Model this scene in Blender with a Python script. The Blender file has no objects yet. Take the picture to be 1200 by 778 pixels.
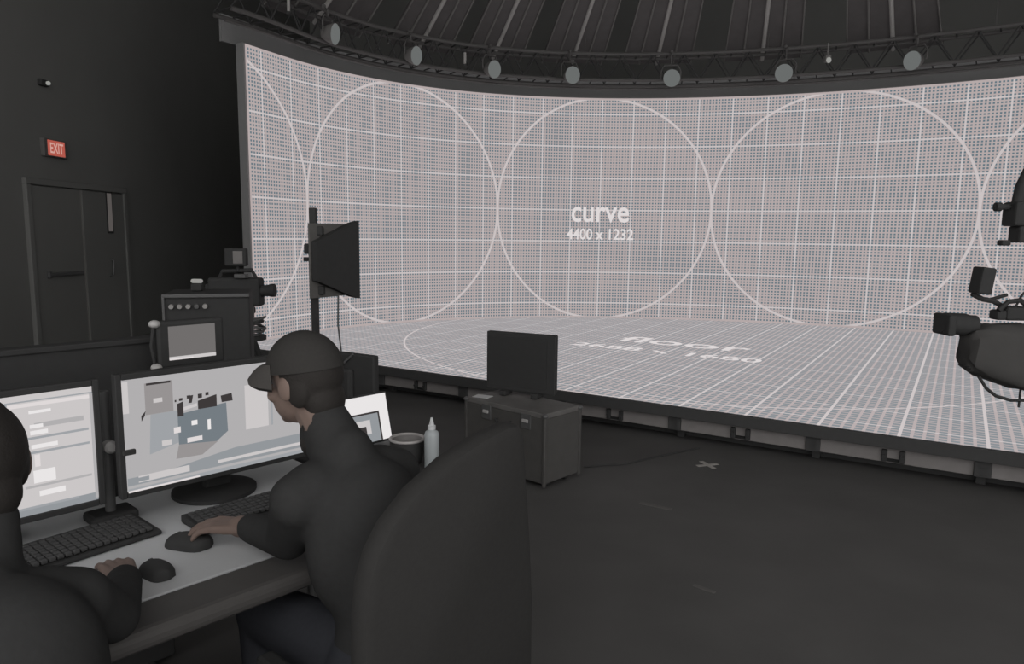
import bpy, bmesh, math, random
from math import sin, cos, pi, radians, sqrt
from mathutils import Vector, Matrix, Quaternion
random.seed(7)
scene = bpy.context.scene
COL = scene.collection
V = Vector

# ------------------------------------------------------------------ materials
def new_mat(name):
    m = bpy.data.materials.new(name); m.use_nodes = True
    nt = m.node_tree; nt.nodes.clear()
    out = nt.nodes.new('ShaderNodeOutputMaterial')
    return m, nt, out

def surf(name, col, rough=.7, spec=.2, var=.12, scale=30.0, metal=0.0, bump=0.0, alpha=None):
    m, nt, out = new_mat(name)
    b = nt.nodes.new('ShaderNodeBsdfPrincipled')
    tc = nt.nodes.new('ShaderNodeTexCoord')
    n = nt.nodes.new('ShaderNodeTexNoise'); n.inputs['Scale'].default_value = scale; n.inputs['Detail'].default_value = 4
    nt.links.new(tc.outputs['Object'], n.inputs['Vector'])
    mix = nt.nodes.new('ShaderNodeMix'); mix.data_type = 'RGBA'
    c = V(col)
    mix.inputs[6].default_value = (*(c*(1-var)), 1); mix.inputs[7].default_value = (*(c*(1+var)), 1)
    nt.links.new(n.outputs['Fac'], mix.inputs[0])
    nt.links.new(mix.outputs[2], b.inputs['Base Color'])
    b.inputs['Roughness'].default_value = rough
    b.inputs['Specular IOR Level'].default_value = spec
    b.inputs['Metallic'].default_value = metal
    if bump:
        bp = nt.nodes.new('ShaderNodeBump'); bp.inputs['Strength'].default_value = bump; bp.inputs['Distance'].default_value = .004
        nt.links.new(n.outputs['Fac'], bp.inputs['Height']); nt.links.new(bp.outputs['Normal'], b.inputs['Normal'])
    nt.links.new(b.outputs[0], out.inputs[0])
    return m

def emit(name, rgb, strength=1.0):
    m, nt, out = new_mat(name)
    e = nt.nodes.new('ShaderNodeEmission'); e.inputs[0].default_value = (*rgb, 1); e.inputs[1].default_value = strength
    nt.links.new(e.outputs[0], out.inputs[0])
    return m

def lin(r, g=None, b=None):
    if g is None: g = b = r
    f = lambda c: (c/255/12.92) if c/255 <= .04045 else ((c/255+.055)/1.055)**2.4
    return (f(r), f(g), f(b))

class NG:
    """tiny helper for building math node chains"""
    def __init__(s, nt): s.nt = nt
    def m(s, op, a, b=None, c=None):
        n = s.nt.nodes.new('ShaderNodeMath'); n.operation = op
        for i, x in enumerate((a, b, c)):
            if x is None: continue
            if isinstance(x, (int, float)): n.inputs[i].default_value = x
            else: s.nt.links.new(x, n.inputs[i])
        return n.outputs[0]
    def line(s, x, period, off, hw):
        """1 where x is within hw of a multiple of period (+off)"""
        t = s.m('DIVIDE', s.m('SUBTRACT', x, off), period)
        d = s.m('MULTIPLY', s.m('ABSOLUTE', s.m('SUBTRACT', t, s.m('ROUND', t))), period)
        return s.m('LESS_THAN', d, hw)
    def mix(s, f, a, b):
        n = s.nt.nodes.new('ShaderNodeMix'); n.data_type = 'RGBA'
        s.nt.links.new(f, n.inputs[0])
        for i, x in ((6, a), (7, b)):
            if isinstance(x, tuple): n.inputs[i].default_value = (*x, 1)
            else: s.nt.links.new(x, n.inputs[i])
        return n.outputs[2]

def led_grid(name, minor, hw_minor, hw_major, cell, line, major, circles, border):
    m, nt, out = new_mat(name); g = NG(nt)
    uv = nt.nodes.new('ShaderNodeUVMap'); uv.uv_map = 'grid'
    sp = nt.nodes.new('ShaderNodeSeparateXYZ'); nt.links.new(uv.outputs[0], sp.inputs[0])
    x, y = sp.outputs[0], sp.outputs[1]
    mn = g.m('MAXIMUM', g.line(x, 1/minor, 0, hw_minor), g.line(y, 1/minor, 0, hw_minor))
    mj = g.m('MAXIMUM', g.line(x, 1, 0, hw_major), g.line(y, 1, 0, hw_major))
    # faint LED cabinet to cabinet variation
    vr = nt.nodes.new('ShaderNodeTexWhiteNoise'); vr.noise_dimensions = '2D'
    fl = nt.nodes.new('ShaderNodeVectorMath'); fl.operation = 'FLOOR'
    nt.links.new(uv.outputs[0], fl.inputs[0]); nt.links.new(fl.outputs[0], vr.inputs['Vector'])
    c = g.mix(mn, cell, line)
    c = g.mix(mj, c, major)
    for (per, rad, hw) in circles:
        if per:
            t = g.m('DIVIDE', x, per); xx = g.m('MULTIPLY', g.m('SUBTRACT', t, g.m('ROUND', t)), per)
        else: xx = x
        r = g.m('SQRT', g.m('ADD', g.m('MULTIPLY', xx, xx), g.m('MULTIPLY', y, y)))
        c = g.mix(g.m('LESS_THAN', g.m('ABSOLUTE', g.m('SUBTRACT', r, rad)), hw), c, major)
    if border:
        bx, by, bw = border
        e = g.m('MAXIMUM', g.m('GREATER_THAN', g.m('ABSOLUTE', x), bx-bw), g.m('GREATER_THAN', g.m('ABSOLUTE', y), by-bw))
        c = g.mix(e, c, line)
    st = g.m('ADD', .985, g.m('MULTIPLY', vr.outputs[0], .03))
    em = nt.nodes.new('ShaderNodeEmission'); nt.links.new(c, em.inputs[0]); nt.links.new(st, em.inputs[1])
    nt.links.new(em.outputs[0], out.inputs[0])
    return m

M = {}
M['black'] = surf('matte black plastic', (.046,)*3, .7, .15)
M['blackcloth'] = surf('dark masking cloth', (.24,)*3, .95, .05, scale=120, bump=.2)
M['jacket'] = surf('black jacket fabric', (.045, .045, .045), .95, .05, scale=60, bump=.25)
M['chairfab'] = surf('black chair upholstery', (.040, .039, .038), .8, .12, scale=80, bump=.15)
M['wall'] = surf('black painted wall', (.185, .185, .178), .9, .08, var=.1, scale=1.2)
M['ceil'] = surf('dark ceiling', (.23,)*3, .95, .05, scale=2)
M['floor'] = surf('dark studio floor', (.106, .103, .101), .75, .18, var=.22, scale=2.2)
M['metal'] = surf('dark grey metal', (.10, .10, .10), .5, .4)
M['steel'] = surf('pale brushed metal', (.45, .44, .43), .4, .5)
M['truss'] = surf('black truss tube', (.085, .082, .08), .5, .35)
M['roofpanel'] = surf('charcoal roof panel', (.098, .092, .092), .85, .1, var=.15, scale=8)
M['seam'] = surf('grey roof seam', (.34, .33, .32), .7, .2)
M['seam2'] = surf('dim grey roof rib', (.16, .155, .15), .75, .15)
M['fascia'] = surf('grey stage fascia', (.225, .212, .208), .7, .2, scale=14)
M['edge'] = surf('black stage edge', (.065, .065, .065), .6, .1)
M['desk'] = surf('grey laminate desk top', (.56, .57, .58), .55, .3, var=.05, scale=12)
M['deskdark'] = surf('dark desk edge', (.095, .09, .087), .6, .2, scale=10)
M['skin'] = surf('skin', (.20, .145, .122), .6, .25, var=.08, scale=40)
M['hair'] = surf('dark hair', (.03, .027, .025), .7, .2, scale=200, bump=.3)
M['brim'] = surf('paler cap brim', (.085, .08, .076), .9, .08, scale=120)  # brim cloth a tone paler than the crown
M['cap'] = surf('dark cap cloth', (.046, .044, .042), .9, .08, scale=120)
M['jeans'] = surf('dark denim', (.05, .052, .06), .9, .05, scale=90)
M['keys'] = surf('dark grey keycaps', (.07, .07, .07), .6, .25)
M['case'] = surf('dark grey case laminate', (.088, .085, .082), .6, .2, scale=18)
M['caselid'] = surf('worn grey case top', (.15, .145, .14), .65, .2, var=.3, scale=9)
M['cover'] = surf('dark grey rain cover', (.072, .07, .068), .85, .15, scale=10, bump=.5)
M['white'] = surf('white plastic', (.65, .66, .67), .5, .4)
M['glassblack'] = surf('dark switched-off screen', (.045,)*3, .35, .25)
M['tape'] = surf('pale cloth tape', (.40, .38, .36), .8, .1)
M['tapedim'] = surf('scuffed dark tape', (.14, .135, .13), .8, .1)
M['paper'] = surf('white paper', (.6, .6, .6), .8, .1)
M['bottle'] = surf('frosted clear plastic', (.42, .45, .46), .35, .4, var=.06)
M['bowlrim'] = surf('grey steel rim', (.42, .40, .39), .45, .4)
M['bowlin'] = surf('grey steel inside', (.20, .19, .185), .5, .3)
M['lens'] = emit('lamp lens with painted reflection', lin(104, 107, 106), 1.0)  # glow stands in for the LED wall reflected in the lamp glass
M['lampbody'] = surf('grey lamp housing', (.16, .155, .15), .5, .3)
M['curve'] = led_grid('curved LED picture', 11, .021, .023, lin(100, 118, 127), lin(180, 168, 167), lin(200, 192, 192),
                      [(7, 3.5, .034)], (12.5, 3.5, .055))
M['ledfloor'] = led_grid('LED floor picture', 7, .021, .022, lin(138, 144, 149), lin(184, 173, 173), lin(206, 198, 198),
                         [(0, 7.47, .022)], None)
M['letters'] = emit('white LED lettering', lin(222, 216, 216))
M['exitred'] = emit('red exit face', lin(176, 88, 76))
M['exitwhite'] = emit('pale exit letters', lin(206, 160, 150))
M['slit'] = emit('light behind door', lin(72, 69, 66))
M['lite'] = emit('dim corridor light', lin(84, 80, 78))
M['led'] = emit('small pale indicator', lin(150, 150, 146))
for k, c in dict(s_base=(176, 174, 175), s_lite=(202, 198, 198), s_hi=(222, 216, 216), s_grey=(158, 161, 165), s_dim=(146, 150, 154),
                 s_mid=(150, 146, 146), s_blue=(116, 124, 130), s_dark=(62, 58, 58), s_field=(112, 109, 108), s_white=(232, 229, 229)).items():
    M[k] = emit('display ' + k[2:], lin(*c))

# ------------------------------------------------------------------ mesh builder
def basis(d):
    d = V(d).normalized(); a = V((0, 0, 1)) if abs(d.z) < .95 else V((1, 0, 0))
    x = a.cross(d).normalized(); return x, d.cross(x), d

class MB:
    def __init__(s): s.bm = bmesh.new(); s.mi = 0
    def _tag(s, before):
        for f in s.bm.faces:
            if f.index == -1 or f.index >= before: f.material_index = s.mi
    def box(s, c, size, rot=None, bev=0.0, seg=2):
        b = bmesh.new(); bmesh.ops.create_cube(b, size=1)
        bmesh.ops.scale(b, vec=V(size), verts=b.verts)
        if bev: bmesh.ops.bevel(b, geom=b.edges[:], offset=min(bev, min(size)*.45), segments=seg, profile=.5, affect='EDGES')
        mat = Matrix.Translation(V(c)) @ (rot.to_4x4() if rot else Matrix())
        bmesh.ops.transform(b, matrix=mat, verts=b.verts); return s.add(b)
    def add(s, b):
        for f in b.faces: f.material_index = s.mi
        me = bpy.data.meshes.new('tmp'); b.to_mesh(me); b.free(); s.bm.from_mesh(me); bpy.data.meshes.remove(me); return s
    def ring_loft(s, rings, cap0=True, cap1=True, closed=True):
        b = bmesh.new(); vs = [[b.verts.new(p) for p in r] for r in rings]
        n = len(rings[0]); m = n if closed else n-1
        for r0, r1 in zip(vs[:-1], vs[1:]):
            for i in range(m): b.faces.new((r0[i], r0[(i+1) % n], r1[(i+1) % n], r1[i]))
        if cap0: b.faces.new(list(reversed(vs[0])))
        if cap1: b.faces.new(vs[-1])
        bmesh.ops.recalc_face_normals(b, faces=b.faces); return s.add(b)
    def cyl(s, p0, p1, r0, r1=None, n=16):
        r1 = r0 if r1 is None else r1; p0 = V(p0); p1 = V(p1); x, y, d = basis(p1-p0)
        R = lambda p, r: [p + x*cos(2*pi*i/n)*r + y*sin(2*pi*i/n)*r for i in range(n)]
        return s.ring_loft([R(p0, r0), R(p1, r1)])
    def tube(s, pts, r, n=8, closed=False):
        pts = [V(p) for p in pts]; rings = []; ref = None
        for i, p in enumerate(pts):
            t = (pts[min(i+1, len(pts)-1)]-pts[max(i-1, 0)]).normalized()
            if ref is None: ref = basis(t)[0]
            x = (ref-t*ref.dot(t)).normalized(); ref = x; y = t.cross(x)
            rr = r[i] if isinstance(r, (list, tuple)) else r
            rings.append([p + x*cos(2*pi*k/n)*rr + y*sin(2*pi*k/n)*rr for k in range(n)])
        return s.ring_loft(rings)
    def lathe(s, prof, c=(0, 0, 0), axis=(0, 0, 1), n=32, cap0=True, cap1=True):
        x, y, d = basis(axis); c = V(c)
        return s.ring_loft([[c + d*h + x*cos(2*pi*i/n)*max(r, 1e-4) + y*sin(2*pi*i/n)*max(r, 1e-4) for i in range(n)] for r, h in prof], cap0, cap1)
    def ell(s, c, r, rot=None, sub=3):
        b = bmesh.new(); bmesh.ops.create_icosphere(b, subdivisions=sub, radius=1)
        mat = Matrix.Translation(V(c)) @ (rot.to_4x4() if rot else Matrix()) @ Matrix.Diagonal((*r, 1))
        bmesh.ops.transform(b, matrix=mat, verts=b.verts); return s.add(b)
    def capsule(s, p0, p1, r0, r1=None, n=14, flat=None):
        r1 = r0 if r1 is None else r1; p0 = V(p0); p1 = V(p1)
        if (p1-p0).length < 1e-5: return s.ell(p0, (r0,)*3)
        x, y, d = basis(p1-p0); rings = []
        for k in range(1, 6):
            a = -pi/2+k*pi/12; rings.append((p0 + d*sin(a)*r0, cos(a)*r0))
        rings.append((p0, r0)); rings.append((p1, r1))
        for k in range(1, 6):
            a = k*pi/12; rings.append((p1 + d*sin(a)*r1, cos(a)*r1))
        return s.ring_loft([[p + x*cos(2*pi*i/n)*r + y*sin(2*pi*i/n)*r for i in range(n)] for p, r in rings])
    def prism(s, poly, vec, bev=0.0):
        """closed polygon (list of 3d points) extruded by vec"""
        b = bmesh.new(); vec = V(vec); a = [b.verts.new(V(p)) for p in poly]; c = [b.verts.new(V(p)+vec) for p in poly]
        n = len(poly); b.faces.new(a); b.faces.new(list(reversed(c)))
        for i in range(n): b.faces.new((a[i], c[i], c[(i+1) % n], a[(i+1) % n]))
        bmesh.ops.recalc_face_normals(b, faces=b.faces)
        if bev:
            es = [e for e in b.edges if len(e.link_faces) == 2 and e.calc_face_angle(0) > .6]
            bmesh.ops.bevel(b, geom=es, offset=bev, segments=2, profile=.5, affect='EDGES')
        return s.add(b)
    def quad(s, pts):
        b = bmesh.new(); b.faces.new([b.verts.new(V(p)) for p in pts]); return s.add(b)
    def build(s, name, mats, parent=None, smooth=False, loc=None, rotz=0):
        me = bpy.data.meshes.new(name); s.bm.to_mesh(me); s.bm.free()
        for m in (mats if isinstance(mats, (list, tuple)) else [mats]): me.materials.append(m)
        if smooth:
            me.polygons.foreach_set('use_smooth', [True]*len(me.polygons))
            try: me.set_sharp_from_angle(angle=radians(40))
            except Exception: pass
        o = bpy.data.objects.new(name, me); COL.objects.link(o)
        if parent is not None: o.parent = parent
        if loc is not None: o.location = loc; o.rotation_euler = (0, 0, rotz)
        return o

def tag(o, label, cat, group=None):
    o['label'] = label; o['category'] = cat
    if group: o['group'] = group
    return o
def thing(name, label, cat, loc=(0, 0, 0), rotz=0, group=None):
    o = bpy.data.objects.new(name, None); COL.objects.link(o); o.empty_display_size = .1
    o.location = loc; o.rotation_euler = (0, 0, rotz); return tag(o, label, cat, group)
def structure(o): o['kind'] = 'structure'; return o
def copy_thing(root, loc, rotz, label):
    r = root.copy(); COL.objects.link(r); r.location = loc; r.rotation_euler = (0, 0, rotz); r['label'] = label
    for ch in list(root.children):
        c = ch.copy(); COL.objects.link(c); c.parent = r
        for g in list(ch.children):
            d = g.copy(); COL.objects.link(d); d.parent = c
    return r

def text_flat(s, width, height=None, bold=0.0):
    """2D outline mesh of a word, centred on x, baseline-box bottom at y=0"""
    cu = bpy.data.curves.new('t', 'FONT'); cu.body = s; cu.offset = bold; cu.resolution_u = 4
    o = bpy.data.objects.new('t', cu); COL.objects.link(o)
    dg = bpy.context.evaluated_depsgraph_get(); dg.update()
    me = bpy.data.meshes.new_from_object(o.evaluated_get(dg))
    vs = [v.co.copy() for v in me.vertices]; fs = [list(p.vertices) for p in me.polygons]
    bpy.data.objects.remove(o); bpy.data.curves.remove(cu); bpy.data.meshes.remove(me)
    x0 = min(v.x for v in vs); x1 = max(v.x for v in vs); y0 = min(v.y for v in vs); y1 = max(v.y for v in vs)
    k = width/(x1-x0); ky = k if height is None else height/(y1-y0)
    return [((v.x-(x0+x1)/2)*k, (v.y-y0)*ky) for v in vs], fs

def union(name, prims, voxel, mat, parent, smooth=6, fac=.5):
    """one continuous surface grown round overlapping capsules and ellipsoids"""
    mb = MB()
    for p in prims:
        if p[0] == 'c': mb.capsule(*p[1:])
        else: mb.ell(*p[1:])
    o = mb.build(name, mat)
    md = o.modifiers.new('r', 'REMESH'); md.mode = 'VOXEL'; md.voxel_size = voxel
    sm = o.modifiers.new('s', 'SMOOTH'); sm.factor = fac; sm.iterations = smooth
    dg = bpy.context.evaluated_depsgraph_get(); dg.update()
    me = bpy.data.meshes.new_from_object(o.evaluated_get(dg))
    o.modifiers.clear(); old = o.data; o.data = me; bpy.data.meshes.remove(old); me.name = name
    me.materials.clear(); me.materials.append(mat)
    me.polygons.foreach_set('use_smooth', [True]*len(me.polygons))
    o.parent = parent
    return o

# ------------------------------------------------------------------ places
ZF = .30                                     # top of the LED floor above the studio floor
CAM = V((-.842, -11.941, 1.323+ZF))
yaw, pitch, roll = .0466, .1318, .0119
f0 = V((-sin(yaw), cos(yaw), 0)); r0 = V((cos(yaw), sin(yaw), 0)); u0 = V((0, 0, 1))
FWD = f0*cos(pitch)-u0*sin(pitch); uu = u0*cos(pitch)+f0*sin(pitch)
RGT = r0*cos(roll)+uu*sin(roll); UP = -r0*sin(roll)+uu*cos(roll)
# desk-row frame: a along the desk, b from the seats towards the monitors
DA = radians(50); A = V((cos(DA), sin(DA), 0)); B = V((-sin(DA), cos(DA), 0))
def ab(a, b, z=0): return A*a+B*b+V((0, 0, z))
# stage-edge frame: s along the front edge, t towards the curved screen
E0 = V((-2.531, -4.735, 0)); S = V((4.714, -2.613, 0)).normalized(); T = V((-S.y, S.x, 0))
def st(s, t, z=0): return E0+S*s+T*t+V((0, 0, z))
SA = math.atan2(S.y, S.x)
# plan of the curved screen
KN = [(-4.389, -3.314), (-3.985, -2.353), (-3.434, -1.559), (-2.743, -.918), (-1.928, -.442), (-.983, -.131), (0, 0),
      (1.043, -.025), (2.087, -.192), (3.12, -.489), (4.117, -.904), (5.091, -1.447), (5.938, -2.052)]
KN = [V((x, y, 0)) for x, y in KN]; UE = 12.5/7; HS = 3.5
def cpt(u):
    n = len(KN); t = (u+UE)/(2*UE)*(n-1); i = max(0, min(n-2, int(math.floor(t)))); f = t-i
    p1, p2 = KN[i], KN[i+1]; p0 = KN[i-1] if i else p1*2-p2; p3 = KN[i+2] if i < n-2 else p2*2-p1
    return (p1*2+(p2-p0)*f+(p0*2-p1*5+p2*4-p3)*f*f+(p1*3-p0-p2*3+p3)*f**3)*.5
def cnrm(u):
    t = (cpt(u+.01)-cpt(u-.01)).normalized(); return V((t.y, -t.x, 0))     # towards the stage
def cw(u, z, o=0): return cpt(u)+cnrm(u)*o+V((0, 0, z))

# ------------------------------------------------------------------ room
structure(MB().box((2, -4, -.1), (24, 24, .2)).build('floor', M['floor']))
structure(MB().box((2, -4, 9.6), (24, 24, .2)).build('ceiling', M['ceil']))
structure(MB().box((-7.3, -3.5, 4.75), (.2, 23, 9.5)).build('wall_left', M['wall']))
structure(MB().box((3.3, 7.9, 4.75), (21.2, .2, 9.5)).build('wall_back', M['wall']))
structure(MB().box((13.9, -3.5, 4.75), (.2, 23, 9.5)).build('wall_right', M['wall']))
XW = -7.2
# double door in the left wall
d = structure(bpy.data.objects.new('door_1', None)); COL.objects.link(d); d.location = (XW, -2.25, 0)
mb = MB(); mb.box((.03, -1.02, 1.09), (.06, .08, 2.18), bev=.008); mb.box((.03, 1.02, 1.09), (.06, .08, 2.18), bev=.008); mb.box((.03, 0, 2.22), (.06, 2.12, .08), bev=.008)
mb.build('door_frame', M['wall'], d)
mb = MB(); mb.box((.02, -.497, 1.09), (.04, .955, 2.15), bev=.006); lf = mb.build('door_leaf', M['wall'], d)
mb = MB(); mb.box((.07, -.45, 1.06), (.04, .7, .05), bev=.012); mb.box((.05, -.75, 1.06), (.05, .06, .09), bev=.01); mb.build('push_bar', M['metal'], lf)
mb = MB(); mb.box((.02, .497, 1.09), (.04, .955, 2.15), bev=.006); rf = mb.build('door_leaf', M['wall'], d)
mb = MB(); mb.box((.042, .62, 1.89), (.012, .15, .60), bev=.004); mb.build('window_frame', M['black'], rf)
mb = MB(); mb.box((.05, .62, 1.89), (.006, .10, .54)); mb.build('vision_glass', M['lite'], rf)
mb = MB(); mb.tube([(.04, .55, .98), (.09, .56, 1.0), (.09, .58, 1.2), (.04, .59, 1.22)], .012); mb.build('pull_handle', M['metal'], rf)
mb = MB(); mb.box((.012, 0, 1.1), (.02, .018, 2.13)); mb.build('light_gap', M['slit'], d)

# exit sign on the left wall
ex = thing('exit_sign', 'red lit EXIT sign in a grey housing high on the black wall', 'exit sign', (XW, -2.72, 2.66))
MB().box((.03, 0, 0), (.06, .44, .22), bev=.008).build('housing', surf('grey sign housing', (.14, .135, .13), .6), ex)
MB().box((.063, .0, 0), (.008, .32, .19), bev=.002).build('face', M['exitred'], ex)
vs, fs = text_flat('EXIT', .25, .13, .02)
b = bmesh.new(); bv = [b.verts.new((.069, x, y-.065)) for x, y in vs]
for f in fs: b.faces.new([bv[i] for i in f])
MB().add(b).build('lettering', M['exitwhite'], ex)
sp = thing('wall_lamp', 'tiny pale lamp high on the black wall above the EXIT sign', 'lamp', (XW, -2.84, 3.45))
MB().box((.03, 0, 0), (.06, .14, .08), bev=.012).build('housing', M['black'], sp)
MB().lathe([(.022, 0), (.026, .02), (.02, .034), (.0, .04)], (.06, .03, 0), (1, 0, 0)).build('lamp_lens', M['led'], sp, True)

# ------------------------------------------------------------------ curved LED screen
scr = thing('curved_led_screen', 'huge curved LED wall showing a white grid with circles and the word curve', 'LED screen', (0, 0, ZF))
def curve_strip(u0_, u1_, z0, z1, o, n):
    b = bmesh.new(); uvl = b.loops.layers.uv.new('grid'); us = [u0_+(u1_-u0_)*i/n for i in range(n+1)]
    lo = [b.verts.new(cw(u, z0, o)) for u in us]; hi = [b.verts.new(cw(u, z1, o)) for u in us]
    for i in range(n):
        f = b.faces.new((lo[i], lo[i+1], hi[i+1], hi[i]))
        for l, (u, v) in zip(f.loops, ((us[i], -3.5), (us[i+1], -3.5), (us[i+1], 3.5), (us[i], 3.5))): l[uvl].uv = (u*7, v)
    return b
me = bpy.data.meshes.new('display'); b = curve_strip(-UE, UE, 0, HS, 0, 200); b.to_mesh(me); b.free(); me.materials.append(M['curve'])
o = bpy.data.objects.new('display', me); COL.objects.link(o); o.parent = scr
mb = MB(); n = 80; rings = []
for i in range(n+1):
    u = -UE-.004+(2*UE+.008)*i/n
    rings.append([cw(u, -.005, -.012), cw(u, HS+.012, -.012), cw(u, HS+.012, -.13), cw(u, -.005, -.13)])
mb.ring_loft(rings); mb.build('cabinet_back', M['blackcloth'], scr)
def curve_text(word, width, height, z, bold):
    vs, fs = text_flat(word, width, height, bold); b = bmesh.new(); bv = []
    for x, y in vs: bv.append(b.verts.new(cw((x/HS)/.975, z+y, .006)))
    for f in fs: b.faces.new([bv[i] for i in f])
    return b
MB().add(curve_text('curve', .93, .245, 1.555, .012)).build('lettering', M['letters'], scr)
MB().add(curve_text('4400 x 1232', 1.08, .18, 1.275, .02)).build('lettering', M['letters'], scr)

# ------------------------------------------------------------------ LED floor (low stage)
fl = thing('led_floor_stage', 'low LED floor stage glowing with a white grid in front of the curved wall', 'LED floor', (0, 0, 0))
PAN = .515; SC, TC = 2.12, 3.85
ring = [st(-2.40, 0, ZF)]+[V((p.x, p.y, ZF)) for p in [cpt(-UE+2*UE*i/60)+cnrm(-UE+2*UE*i/60)*.004 for i in range(61)]]+[st(6.25, 0, ZF)]
b = bmesh.new(); uvl = b.loops.layers.uv.new('grid'); f = b.faces.new([b.verts.new(p) for p in ring])
f.normal_update()
if f.normal.z < 0: f.normal_flip()
for l in f.loops:
    r = l.vert.co-E0; l[uvl].uv = ((r.dot(S)-SC)/PAN, (r.dot(T)-TC)/PAN)
bmesh.ops.triangulate(b, faces=b.faces[:])
me = bpy.data.meshes.new('display'); b.to_mesh(me); b.free(); me.materials.append(M['ledfloor'])
o = bpy.data.objects.new('display', me); COL.objects.link(o); o.parent = fl
MB().prism([V((p.x, p.y, ZF-.004)) for p in ring], (0, 0, -.085)).build('floor_panels', M['edge'], fl)
mb = MB(); mb.box(st(1.92, -.012, ZF-.046), (8.7, .024, .088), Matrix.Rotation(SA, 3, 'Z'), bev=.004); mb.build('edge_trim', M['edge'], fl)
mb = MB(); mb.box(st(1.92, .07, ZF-.148), (8.6, .05, .115), Matrix.Rotation(SA, 3, 'Z'), bev=.004); mb.build('fascia', M['fascia'], fl)
mb = MB(); mb.box(st(1.92, .30, .045), (8.3, .06, .09), Matrix.Rotation(SA, 3, 'Z')); mb.build('riser_skirt', M['edge'], fl)
RS = Matrix.Rotation(SA, 3, 'Z')
for k in range(8):
    s = -1.05+1.04*k
    mb = MB(); mb.box(st(s, .035, ZF-.15), (.10, .03, .11), RS, bev=.006); mb.box(st(s, .22, .055), (.06, .06, .11), RS, bev=.006); mb.box(st(s, .12, ZF-.15), (.05, .2, .09), RS); mb.build('joint_plate', M['edge'], fl)
for k in range(8):
    s = -1.57+1.04*k
    mb = MB()
    for e in (-.055, .055):
        mb.box(st(s+e, .035, ZF-.155), (.035, .03, .085), RS, bev=.006); mb.box(st(s, .04, ZF-.185), (.13, .02, .02), RS); mb.cyl(st(s+e, .03, ZF-.155), st(s+e, .005, ZF-.155), .012, n=10)
    mb.build('clamp_pair', M['black'], fl)
for (word, w, h, s, t, bd) in (('floor', 1.66, .50, 2.07, 3.08, .012), ('2688 x 1680', 2.28, .27, 2.06, 2.42, .02)):
    vs, fs = text_flat(word, w, h, bd); b = bmesh.new(); bv = [b.verts.new(st(s+x, t+y, ZF+.004)) for x, y in vs]
    for f in fs: b.faces.new([bv[i] for i in f])
    MB().add(b).build('lettering', M['letters'], fl)

# black masking header between screen top and truss
mb = MB(); rings = []
for i in range(81):
    u = -1.83+3.66*i/80; rings.append([cw(u, ZF+HS+.014, -.20), cw(u, 4.12, -.20), cw(u, 4.12, -.24), cw(u, ZF+HS+.014, -.24)])
mb.ring_loft(rings); structure(mb.build('trim_1', M['blackcloth']))

# ------------------------------------------------------------------ truss and lamps
tr = thing('lighting_truss', 'black curved lighting truss running along the top of the LED wall', 'truss', (0, 0, 0))
us = [-1.93+3.86*i/90 for i in range(91)]
ZL, ZU = 4.0, 4.375
for (o_, z, r) in ((.42, ZL-.005, .026), (.12, ZL-.03, .026), (.42, ZU, .026), (.12, ZU, .026)):
    MB().tube([cw(u, z, o_) for u in us], r, 8).build('chord', M['truss'], tr, True)
mb = MB(); n = 56
for i in range(n):
    ua = -1.93+3.86*i/n; ub = -1.93+3.86*(i+1)/n
    za, zb = (ZL, ZU) if i % 2 == 0 else (ZU, ZL)
    mb.cyl(cw(ua, za, .42), cw(ub, zb, .42), .010, n=6); mb.cyl(cw(ua, za, .12), cw(ub, zb, .12), .010, n=6)
    mb.cyl(cw(ua, ZL, .42), cw(ua, ZL, .12), .010, n=6); mb.cyl(cw(ua, ZU, .42), cw(ua, ZU, .12), .010, n=6)
mb.build('lacing', M['black'], tr)
mb = MB(); mb.tube([cw(u, ZL-.11, .30) for u in us], .016, 6); mb.build('cable_pipe', M['truss'], tr, True)
for u in (-1.7, -.9, -.1, .7, 1.5):
    mb = MB(); mb.cyl(cw(u, ZU, .27), cw(u, 9.5, .27), .007, n=6); mb.build('hanger_cable', M['truss'], tr)
lampl = ['leftmost round lamp on the curved truss above the screen corner', 'second round lamp from the left on the curved truss',
         'third round lamp from the left on the curved truss', 'round truss lamp above and left of the word curve',
         'round truss lamp above and right of the word curve', 'second round lamp from the right on the curved truss',
         'rightmost round lamp on the curved truss']
for i, u in enumerate((-1.545, -1.05, -.595, -.185, .29, .77, 1.25)):
    p = cw(u, 0, .62); dd = V((1.0, -3.5, 0))-p; rz = math.atan2(dd.y, dd.x)
    zc = (4.045, 4.05, 4.02, 4.01, 3.975, 3.985, 4.02)[i]
    t = thing('stage_lamp', lampl[i], 'lamp', (p.x, p.y, zc), rz, 'round lamps along the truss')
    RI = Matrix.Rotation(-rz, 3, 'Z'); W = lambda q_: RI @ (q_-V((p.x, p.y, zc)))
    tl = V((cos(radians(-8)), 0, sin(radians(-8))))
    MB().lathe([(.035, -.14), (.07, -.125), (.10, -.06), (.120, .0), (.126, .035), (.118, .035)], (0, 0, 0), tl, 28).build('lamp_housing', M['lampbody'], t, True)
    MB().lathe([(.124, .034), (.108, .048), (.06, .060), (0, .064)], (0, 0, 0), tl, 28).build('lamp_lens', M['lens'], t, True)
    mb = MB(); mb.tube([(-.06, -.14, 0), (-.06, -.145, .12), (-.06, -.1, .20), (-.06, .1, .20), (-.06, .145, .12), (-.06, .14, 0)], .012, 6)
    e_ = W(cw(u, ZU, .488)); mb.tube([(-.06, 0, .2), (-.06, 0, ZU-zc-.05), tuple(e_)], .012, 6); mb.box(e_, (.045, .045, .06), bev=.01); mb.build('yoke', M['truss'], t)
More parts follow.
